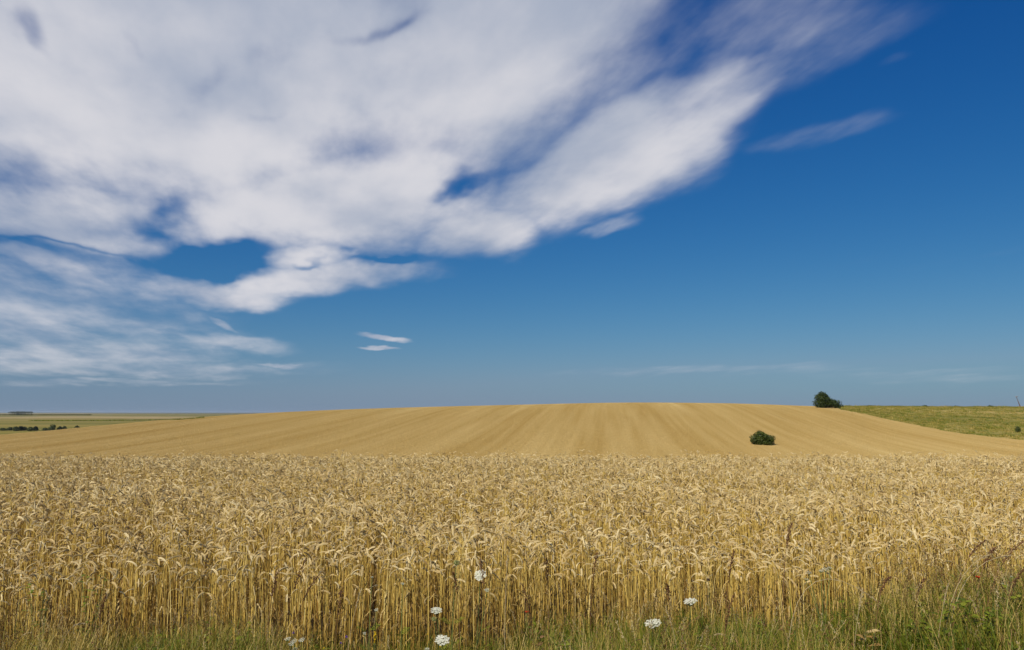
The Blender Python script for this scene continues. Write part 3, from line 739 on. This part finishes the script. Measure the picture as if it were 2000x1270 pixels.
for nm, lb, cnt, bias in (('green_grass', green_lib, 3600, 1.0), ('grass', mix_lib, 1500, 0.5), ('dry_grass', dry_lib, 600, 0.5), ('weeds', leafy_lib, 1000, 1.0)):
    P, ro, sc_ = [], [], []
    while len(P) < cnt:
        x = rng.uniform(-5.2, 5.6); ey = float(edge_y(x)); y = rng.uniform(3.6, ey + 0.75)
        right = float(sstep(0.6, 3.6, x)); mid = float(sstep(-4.5, -1.0, x))
        if bias == 1.0 and rng.random() > 0.30 + 0.35 * mid + 0.35 * right: continue
        if rng.random() > right and math.sin(x * 2.9 + 0.7) * math.sin(x * 1.3 + y * 1.1) > 0.15 and rng.random() < 0.75: continue
        hgt = 0.80 + 0.06 * mid + 0.55 * right + 0.16 * math.sin(x * 2.1) + 0.09 * math.sin(x * 5.3 + y)
        hgt *= 1.0 - 0.30 * float(sstep(ey - 0.15, ey + 0.4, y))
        s = hgt * rng.uniform(0.7, 1.15)
        P.append((x, y, float(land(x, y)) - 0.01)); ro.append((rng.normal(0, .08), rng.normal(0, .08), rng.uniform(0, 6.28))); sc_.append((s * 1.05, s * 1.05, s))
    if nm in ('weeds', 'green_grass'):                 # lush growth in the right-hand corner
        for _ in range(120 if nm == 'weeds' else 520):
            x = 5.0 - 2.6 * rng.random() ** 1.4; y = float(edge_y(x)) - rng.uniform(0.2, 1.6); s = rng.uniform(0.95, 1.45) * (0.8 if nm == 'weeds' else 1.0)
            P.append((x, y, float(land(x, y)) - 0.01)); ro.append((rng.normal(0, .1), rng.normal(0, .1), rng.uniform(0, 6.28))); sc_.append((s * 1.2, s * 1.2, s))
    if nm == 'dry_grass':                              # taller reddish grasses crowd the two ends of the verge
        for x0, x1, n_, lo, hi in ((2.5, 5.0, 90, 1.15, 1.6), (-4.6, -2.7, 60, 0.95, 1.25)):
            for _ in range(n_):
                x = rng.uniform(x0, x1); y = float(edge_y(x)) - rng.uniform(0.05, 1.0); s = rng.uniform(lo, hi)
                P.append((x, y, float(land(x, y)) - 0.01)); ro.append((rng.normal(0, .12), rng.normal(0, .12), rng.uniform(0, 6.28))); sc_.append((s, s, s))
    scatter(nm, lb, P, ro, sc_)

# weeds standing over the pasture and along its skyline
weed_lib = bpy.data.collections.new('pasture_tufts'); rn = random.Random(88)
for k in range(10):
    mb = MB()
    for q in range(46):
        mb.cur = min(1, max(0, rn.gauss(0.40 + 0.05 * k, 0.15)))
        b = (rn.gauss(0, 0.35), rn.gauss(0, 0.35), 0); blade(mb, rn, b, rn.uniform(0.15, 0.5), rn.uniform(0.012, 0.03), rn.uniform(0, 6.28), rn.uniform(0.2, 1.2))
    weed_lib.objects.link(bpy.data.objects.new('tuft', mb.mesh('tuft', [M['grass']])))
P, ro, sc_ = [], [], []
while len(P) < 6500:
    t = rng.uniform(ray(1600, 795).x, 0.72); rt = float(np.interp(t, TT, RR)); e = crop_end(t)
    y = rt + rng.normal(-4, 7) if rng.random() < 0.35 else rng.uniform(e + 0.4, rt + 10)
    if y < e + 0.4: continue
    big = 1.7 if (abs(y - rt) < 14 and rng.random() < 0.12) else 1.0
    s = rng.uniform(0.5, 1.25) * big
    P.append((t * y, y, float(land(t * y, y)))); ro.append((0, 0, rng.uniform(0, 6.28))); sc_.append((s * 1.6, s * 1.6, s))
scatter('grass', weed_lib, P, ro, sc_)

# ------------------------------------------------------------------ wild flowers and tall stalks on the verge
def stalk_path(base, top, bow=0.03, rnd=random):
    b = Vector(base); t = Vector(top); s = Vector((rnd.uniform(-1, 1), rnd.uniform(-1, 1), 0)) * bow
    return [b.lerp(t, k / 6) + s * math.sin(math.pi * k / 6) for k in range(7)]
def foot(head, rnd, spread=0.05):
    x, y = head.x + rnd.uniform(-spread, spread), head.y + rnd.uniform(-spread, spread)
    return Vector((x, y, float(land(x, y)) - 0.01))
def ferny(mb, rnd, P, n=4, L=0.1):
    """cut leaves along a stem"""
    for q in range(n):
        i = rnd.randrange(1, 4); b = P[i]; a = rnd.uniform(0, 6.28); o = Vector((math.cos(a), math.sin(a), 0.5)).normalized()
        for k in range(5):
            c = b + o * L * (0.3 + 0.7 * k / 5); u = o.cross(Vector((0, 0, 1))).normalized(); mb.cur = rnd.random()
            for sg in (-1, 1): mb.ribbon([c, c + u * sg * L * 0.16 + o * L * 0.06, c + u * sg * L * 0.28 + o * L * 0.14], [0.003, 0.004, 0.0006], o)
def carrot(px, py, Y, wpx, label, seed, tilt=0.25, kind='open', more=()):
    """wild carrot: stem, and a flat white umbel (or a closed green nest)"""
    rnd = random.Random(seed); hd = at(px, py, Y); f = foot(hd, rnd)
    o = empty('wild_carrot', f); tag(o, label, 'flower', 'wild carrot plants on the verge')
    heads = [(hd, wpx, kind)] + [(at(a, b, Y + rnd.uniform(-.05, .05)), w, kd) for a, b, w, kd in more]
    st = MB(); st.cur = rnd.random()
    for i, (h, w, kd) in enumerate(heads):
        R_ = 0.83 * w * Y / FPX / 2; under = h - f - Vector((0, 0, R_ * 0.75))
        P = stalk_path((0, 0, 0) if i == 0 else (heads[0][0] - f) * 0.35, under, 0.015, rnd); st.tube(P, [0.004, 0.004, 0.0037, 0.0034, 0.003, 0.0028, 0.0025], 5)
        if i == 0: P0 = P
    st.build('stem', M['green_stem'], o)
    lf = MB(); ferny(lf, rnd, P0, 5); lf.build('leaf', M['weed_leaf'], o)
    for h, w, kd in heads:
        R_ = 0.83 * w * Y / FPX / 2; c = h - f; base = c - Vector((0, 0, R_ * 0.75))
        ax = Vector((rnd.uniform(-.3, .3), -tilt - rnd.uniform(0, .15), 1)).normalized(); u = ax.cross(Vector((0, 1, 0.2))).normalized(); w2 = ax.cross(u)
        mb = MB(); n = 34 if w > 18 else 16
        for k in range(n):
            r = math.sqrt((k + 0.5) / n); a = k * 2.399963 + rnd.uniform(-.15, .15)
            if kd == 'open':
                e = c + (u * math.cos(a) + w2 * math.sin(a)) * R_ * r + ax * R_ * (0.10 - 0.16 * r * r + rnd.uniform(-.06, .06))
                mb.mat = 1; mb.cur = 0.5; mb.tube([base, base.lerp(e, 0.5) - ax * R_ * 0.1, e], [0.0009] * 3, 3)
                mb.mat = 0
                ns = 9 if w > 18 else 6; rr = R_ * 0.17
                for q in range(ns):
                    mb.cur = rnd.random(); b = q * 2.4; rq = rr * math.sqrt(q / ns)
                    cc = e + (u * math.cos(b) + w2 * math.sin(b)) * rq + ax * rnd.uniform(0, rr * 0.3); sz = rr * rnd.uniform(0.42, 0.62)
                    mb.quad(cc, u * sz + ax * sz * rnd.uniform(-.4, .4), w2 * sz + ax * sz * rnd.uniform(-.4, .4))
            else:
                aa = a; th = 1.25 * r + 0.05
                out = u * math.cos(aa) + w2 * math.sin(aa)
                mid = base + out * R_ * 0.95 * math.sin(min(th * 1.25, 1.57)) + ax * R_ * 0.75
                e = base + out * R_ * 0.75 * r + ax * R_ * (1.55 - 0.25 * r)
                mb.mat = 0; mb.cur = rnd.random(); mb.tube([base, mid, e], [0.0016, 0.0022, 0.0018], 3); mb.spindle(e, out + ax, R_ * 0.4, R_ * 0.26, 4)
        mb.build('umbel' if kd == 'open' else 'closed_umbel', [M['white_petal'] if kd == 'open' else M['green_bud'], M['green_stem']], o)
carrot(938, 1123, 5.75, 27, 'large white umbel facing the viewer, highest white flower on the verge', 1, 0.9, more=((951, 1152, 12, 'open'),))
carrot(852, 1192, 5.55, 25, 'tilted white umbel above a closed green nest, left of centre', 2, 0.3, more=((847, 1209, 12, 'closed'),))
carrot(1348, 1174, 5.85, 31, 'flat white umbel against the wheat stems, higher of the two right of centre', 3, 0.14)
carrot(1275, 1217, 5.6, 36, 'widest flat white umbel low in the green grass right of centre', 4, 0.18)
carrot(864, 1250, 5.3, 32, 'ragged white umbel at the bottom of the picture near the yellow spike', 5, 0.35)
carrot(574, 1252, 5.3, 15, 'cluster of several small white umbels at the bottom by the purple flowers', 6, 0.3, more=((562, 1248, 15, 'open'), (589, 1250, 15, 'open'), (569, 1258, 12, 'open'), (576, 1268, 15, 'open')))
carrot(891, 1100, 5.8, 16, 'closed round green wild carrot head high among the wheat stems', 7, 0.1, 'closed')
carrot(1612, 1112, 6.0, 16, 'branching greenish white umbels in front of the wheat on the right', 8, 0.15, more=((1603, 1115, 12, 'open'), (1580, 1118, 14, 'open'), (1574, 1131, 12, 'open'), (1621, 1109, 12, 'open')))
carrot(834, 1268, 5.2, 12, 'small white umbel cut by the bottom edge of the picture', 9, 0.4)
carrot(735, 1191, 5.6, 10, 'tiny round white flower head alone on the verge, left of centre', 10, 0.6)
carrot(786, 1140, 5.7, 9, 'tiny white flower head halfway up the wheat stems', 11, 0.3)
carrot(727, 1127, 5.75, 7, 'smallest white flower head, high on the wheat stems left of centre', 12, 0.3)
carrot(712, 1237, 5.3, 8, 'tiny white flower head low beside the yellow spike', 14, 0.5)
carrot(1958, 1140, 5.7, 7, 'tiny pale flower head at the far right below the poppy', 13, 0.3, more=((1975, 1126, 6, 'open'), (1947, 1156, 6, 'open')))

def simple_flower(name, px, py, Y, label, cat, mat, seed, size, style, group=None):
    rnd = random.Random(seed); hd = at(px, py, Y); f = foot(hd, rnd)
    o = empty(name, f); tag(o, label, cat, group)
    st = MB(); st.cur = rnd.random(); c = hd - f; P = stalk_path((0, 0, 0), c, 0.02, rnd); st.tube(P, 0.0016, 4); st.build('stem', M['green_stem'], o)
    lf = MB(); ferny(lf, rnd, P, 3, 0.07); lf.build('leaf', M['weed_leaf'], o)
    if style == 'cup':                               # four broad overlapping petals round a dark heart
        for k in range(4):
            a = k * math.pi / 2 + 0.4; out = Vector((math.cos(a), math.sin(a), 0)); sd = Vector((-math.sin(a), math.cos(a), 0)); mb = MB(); mb.cur = rnd.random()
            mb.ribbon([c, c + out * size * 0.45 + Vector((0, 0, size * 0.2)), c + out * size * 0.8 + Vector((0, 0, size * 0.5)), c + out * size * 0.9 + Vector((0, 0, size * 0.85))], [size * 0.15, size * 0.55, size * 0.65, size * 0.35], sd, 0.15); mb.build('petal', M[mat], o)
        mb = MB(); mb.spindle(c + Vector((0, 0, size * 0.25)), (0, 0, 1), size * 0.5, size * 0.35, 6); mb.build('seed_capsule', M['brown_head'], o)
    elif style == 'spike':                           # small blooms up the stem
        mb = MB()
        for k in range(16):
            q = c - Vector((0, 0, size * 5 * k / 16)) + Vector((rnd.gauss(0, 1), rnd.gauss(0, 1), 0)) * size * 0.35
            for j in range(4):
                mb.cur = rnd.random(); r = Vector((rnd.gauss(0, 1), rnd.gauss(0, 1), rnd.gauss(0, 1))).normalized(); u = r.cross(Vector((0.2, 0.3, 1))).normalized(); mb.quad(q + r * size * 0.15, u * size * 0.4, r.cross(u) * size * 0.4)
        mb.build('bloom', M[mat], o)
    else:                                            # a round head of narrow petals
        mb = MB()
        for k in range(26):
            r = Vector((rnd.gauss(0, 1), rnd.gauss(0, 1), rnd.gauss(0.5, 0.8))).normalized(); mb.cur = rnd.random(); mb.spindle(c + r * size * 0.45, r, size * 0.8, size * 0.28, 4)
        mb.build('flower_head', M[mat], o)
simple_flower('poppy', 1029, 1197, 5.6, 'small red poppy near the centre, in front of the wheat stems', 'poppy', 'poppy', 31, 0.014, 'cup', 'red poppies on the verge')
simple_flower('poppy', 1911, 1130, 5.9, 'orange red poppy on the right among tall reddish grass', 'poppy', 'poppy', 32, 0.020, 'cup', 'red poppies on the verge')
simple_flower('yellow_flower', 732, 1234, 5.35, 'tall yellow flower spike at the bottom left of centre', 'flower', 'yellow', 33, 0.014, 'spike', 'yellow flowers on the verge')
simple_flower('yellow_flower', 633, 1266, 5.2, 'yellow bloom cut by the bottom edge beside the white cluster', 'flower', 'yellow', 34, 0.009, 'round', 'yellow flowers on the verge')
simple_flower('yellow_flower', 860, 1263, 5.2, 'tiny yellow bloom below the ragged white umbel', 'flower', 'yellow', 35, 0.009, 'round', 'yellow flowers on the verge')
simple_flower('yellow_flower', 835, 1239, 5.3, 'tiny yellow bloom beside the ragged white umbel', 'flower', 'yellow', 36, 0.008, 'round', 'yellow flowers on the verge')
simple_flower('yellow_flower', 367, 1197, 5.4, 'single thin yellow bloom low in the wheat on the left', 'flower', 'yellow', 37, 0.007, 'spike', 'yellow flowers on the verge')
simple_flower('purple_flower', 573, 1237, 5.3, 'purple flower just above the cluster of small white umbels', 'flower', 'purple', 38, 0.012, 'round', 'purple flowers on the verge')
simple_flower('purple_flower', 677, 1244, 5.3, 'purple flower nearest to the yellow spike', 'flower', 'purple', 39, 0.013, 'round', 'purple flowers on the verge')
simple_flower('purple_flower', 666, 1256, 5.25, 'lowest purple flower, between the white cluster and the yellow spike', 'flower', 'purple', 40, 0.011, 'round', 'purple flowers on the verge')
simple_flower('knapweed', 1383, 1133, 5.9, 'round dark brown seed head standing alone against pale wheat stems', 'seed head', 'brown_head', 41, 0.020, 'round')
simple_flower('pod_plant', 1645, 1214, 5.4, 'small pale yellow pods in the grass right of the umbels', 'plant', 'green_bud', 42, 0.012, 'round')

def grass_stalk(px0, py0, px1, py1, Y, label, seed, colour='red_grass', length=0.26, fluff=0.019, dens=85, bow=0.0):
    """a tall grass stalk from a lower point to its tip, with a feathery head"""
    rnd = random.Random(seed); tip = at(px1, py1, Y + rnd.uniform(-.12, .12)); low = at(px0, py0, Y)
    f = Vector((low.x, low.y, float(land(low.x, low.y)) - 0.01))
    o = empty('grass_stalk', f); tag(o, label, 'grass stalk', 'tall grass stalks on the verge')
    a, b, c = Vector((0, 0, 0)), low - f, tip - f
    P = []
    for k in range(11):
        u = k / 10
        P.append(a * (1 - u) ** 2 + (b * 1.0 + Vector((0, 0, bow))) * 2 * u * (1 - u) + c * u * u)
    mb = MB(); mb.cur = rnd.uniform(0.6, 1); mb.tube(P, [0.0026 - 0.0015 * k / 10 for k in range(11)], 4); mb.build('stem', M['pale_grass' if colour != 'red_grass' else 'red_grass'], o)
    mb = MB(); tl = sum((P[k + 1] - P[k]).length for k in range(10)); hl = min(0.8, length / tl)
    for q in range(dens):
        u = 1 - hl * q / dens; i = min(int(u * 10), 9); cc = P[i].lerp(P[i + 1], u * 10 - i); t = (P[i + 1] - P[i]).normalized()
        r = Vector((rnd.gauss(0, 1), rnd.gauss(0, 1), rnd.gauss(0, 1))).normalized(); w = fluff * (0.2 + math.sin(math.pi * min(1.0, q / dens * 0.9 + 0.08)))
        mb.cur = min(1, max(0, rnd.gauss(.45, .25))); mb.spindle(cc + r * w * rnd.random(), t + r * 0.45, 0.017, 0.0060, 4)
    mb.build('seed_head', M[colour], o)
    for q in range(2):
        mb = MB(); mb.cur = rnd.uniform(0.4, 1.0); blade(mb, rnd, P[2 + q], rnd.uniform(0.12, 0.2), 0.003, rnd.uniform(0, 6.28), 1.2)
        mb.build('leaf', M['grass'], o)
reds = [(548, 1196, 598, 1092, 'reddish stalk leaning right, tallest of the left group'), (566, 1190, 622, 1124, 'reddish stalk leaning right, lower of the left pair'), (520, 1175, 545, 1112, 'short reddish stalk at the outer side of the left pair'),
        (188, 1200, 208, 1160, 'short dark reddish stalk far left in the grass'), (1150, 1160, 1166, 1080, 'dark upright reddish stalk right of the centre poppy'), (1046, 1215, 1020, 1140, 'dark stalk leaning left beside the centre poppy'),
        (1072, 1160, 1067, 1090, 'thin upright dark stalk above the centre poppy'), (951, 1160, 938, 1092, 'dark stalk crossing behind the highest white umbel'), (900, 1155, 884, 1118, 'dark stalk below the closed green head'),
        (1410, 1150, 1434, 1076, 'dark reddish stalk leaning right beside the brown seed head'), (1408, 1230, 1432, 1162, 'brown stalk low on the right of the flat umbels'), (1522, 1090, 1546, 1022, 'long dark stalk high against the wheat on the right'),
        (1700, 1140, 1740, 1128, 'low dark stalk bending over in the right grass'), (1775, 1160, 1806, 1130, 'dark drooping stalk right of the low bending one'), (1845, 1100, 1925, 1055, 'long reddish stalk arching up to the right edge group'),
        (1905, 1120, 1998, 1058, 'longest reddish stalk reaching the right picture edge'), (1890, 1110, 1945, 1068, 'reddish stalk between the two longest at the right edge'), (1955, 1150, 1998, 1112, 'reddish drooping stalk at the right edge below the poppy'),
        (1310, 1175, 1303, 1140, 'short brown stalk left of the higher flat umbel'), (655, 1200, 668, 1150, 'brown stalk between the left pair and the tiny white head')]
for i, (a, b, c, d, lab) in enumerate(reds): grass_stalk(a, b, c, d, 5.5 + 0.2 * math.sin(i * 1.9), lab, 200 + i)
pale = [(1530, 1200, 1712, 1173, 0.55, 'long pale grass stalk arching over the right grass'), (1662, 1262, 1685, 1150, 0.0, 'straight yellow stalk rising from the bottom right of centre'), (1822, 1250, 1852, 1140, 0.0, 'leaning yellow stalk in the right grass'),
        (1450, 1255, 1395, 1240, 0.1, 'pale stalk bent low beside the widest umbel'), (1900, 1225, 1962, 1268, 0.3, 'pale stalk arching down into the right corner'), (985, 1150, 992, 1085, 0.0, 'pale straight stalk right of the highest white umbel'),
        (676, 1240, 706, 1150, 0.0, 'pale straight stalk leaning above the purple flowers'), (1830, 1130, 1935, 1082, 0.05, 'pale nodding stalk in the reddish right group'), (1835, 1120, 1975, 1085, 0.1, 'longest pale nodding stalk in the reddish right group'),
        (20, 1262, 62, 1236, 0.1, 'pale drooping stalk in the left corner grass'), (110, 1240, 165, 1218, 0.1, 'pale drooping stalk second from the left corner'), (1330, 1265, 1300, 1185, 0.0, 'thin pale stalk standing between the two flat umbels')]
for i, (a, b, c, d, bw, lab) in enumerate(pale): grass_stalk(a, b, c, d, 5.35 + 0.15 * math.sin(i * 2.3), lab, 260 + i, 'pale_grass', 0.14, 0.008, 36, bw)

def broadleaf(px, py, Y, label, seed, n, L, mat='weed_leaf'):
    rnd = random.Random(seed); hd = at(px, py, Y); f = foot(hd, rnd, 0.0); H = hd.z - f.z
    o = empty('broadleaf_weed', f); tag(o, label, 'weed', 'broad-leaved weeds on the verge')
    st = MB(); st.cur = 0.4
    for k in range(4): st.tube(stalk_path((0, 0, 0), (rnd.uniform(-.1, .1), rnd.uniform(-.08, .08), H * rnd.uniform(.75, 1)), 0.03, rnd), 0.003, 4)
    st.build('stem', M['green_stem'], o)
    for k in range(n):
        a = rnd.uniform(0, 6.28); out = Vector((math.cos(a), math.sin(a), 0)); up = Vector((0, 0, 1)); b = Vector((rnd.uniform(-.08, .08), rnd.uniform(-.07, .07), H * rnd.uniform(0.45, 1.0))); l = L * rnd.uniform(.6, 1.2); mb = MB(); mb.cur = rnd.random()
        mb.ribbon([b, b + out * l * .3 + up * l * .14, b + out * l * .6 + up * l * .18, b + out * l * .85 + up * l * .08, b + out * l - up * l * .05], [l * .03, l * .2, l * .27, l * .17, l * .01], out.cross(up), 0.3)
        mb.build('leaf', M[mat], o)
broadleaf(1862, 1168, 5.3, 'bright green broad-leaved weed in the right grass below the poppy', 301, 60, 0.07)
broadleaf(1925, 1190, 5.2, 'green broad-leaved weed nearest the right bottom corner', 302, 60, 0.068)
broadleaf(1795, 1215, 5.3, 'low green broad-leaved weed right of the pale dry leaf', 303, 50, 0.062)
broadleaf(1697, 1222, 5.25, 'pale dry curled leaves standing in the right grass', 304, 12, 0.09, 'dry_leaf')
broadleaf(178, 1120, 5.75, 'green weed climbing among the wheat stems on the left', 305, 30, 0.05)
broadleaf(75, 1140, 5.6, 'small green weed among the wheat near the left edge', 306, 20, 0.05)

# ------------------------------------------------------------------ air
m = bpy.data.materials.new('haze_air'); m.use_nodes = True; nt = m.node_tree; nt.nodes.clear()
pv = nt.nodes.new('ShaderNodeVolumePrincipled'); pv.inputs['Color'].default_value = (0.80, 0.88, 1.0, 1); pv.inputs['Density'].default_value = 4.5e-5; pv.inputs['Anisotropy'].default_value = 0.2
oo = nt.nodes.new('ShaderNodeOutputMaterial'); nt.links.new(pv.outputs[0], oo.inputs['Volume'])
xa, xb, ya, yb, za, zb = -14800, 14800, -2700, 12400, -19.0, 14.0
V = [(x, y, z) for z in (za, zb) for y in (ya, yb) for x in (xa, xb)]
F = [(0, 2, 3, 1), (4, 5, 7, 6), (0, 1, 5, 4), (2, 6, 7, 3), (0, 4, 6, 2), (1, 3, 7, 5)]
me = bpy.data.meshes.new('haze'); me.from_pydata(V, [], F); me.materials.append(m)
tag(link(bpy.data.objects.new('haze', me)), kind='stuff')
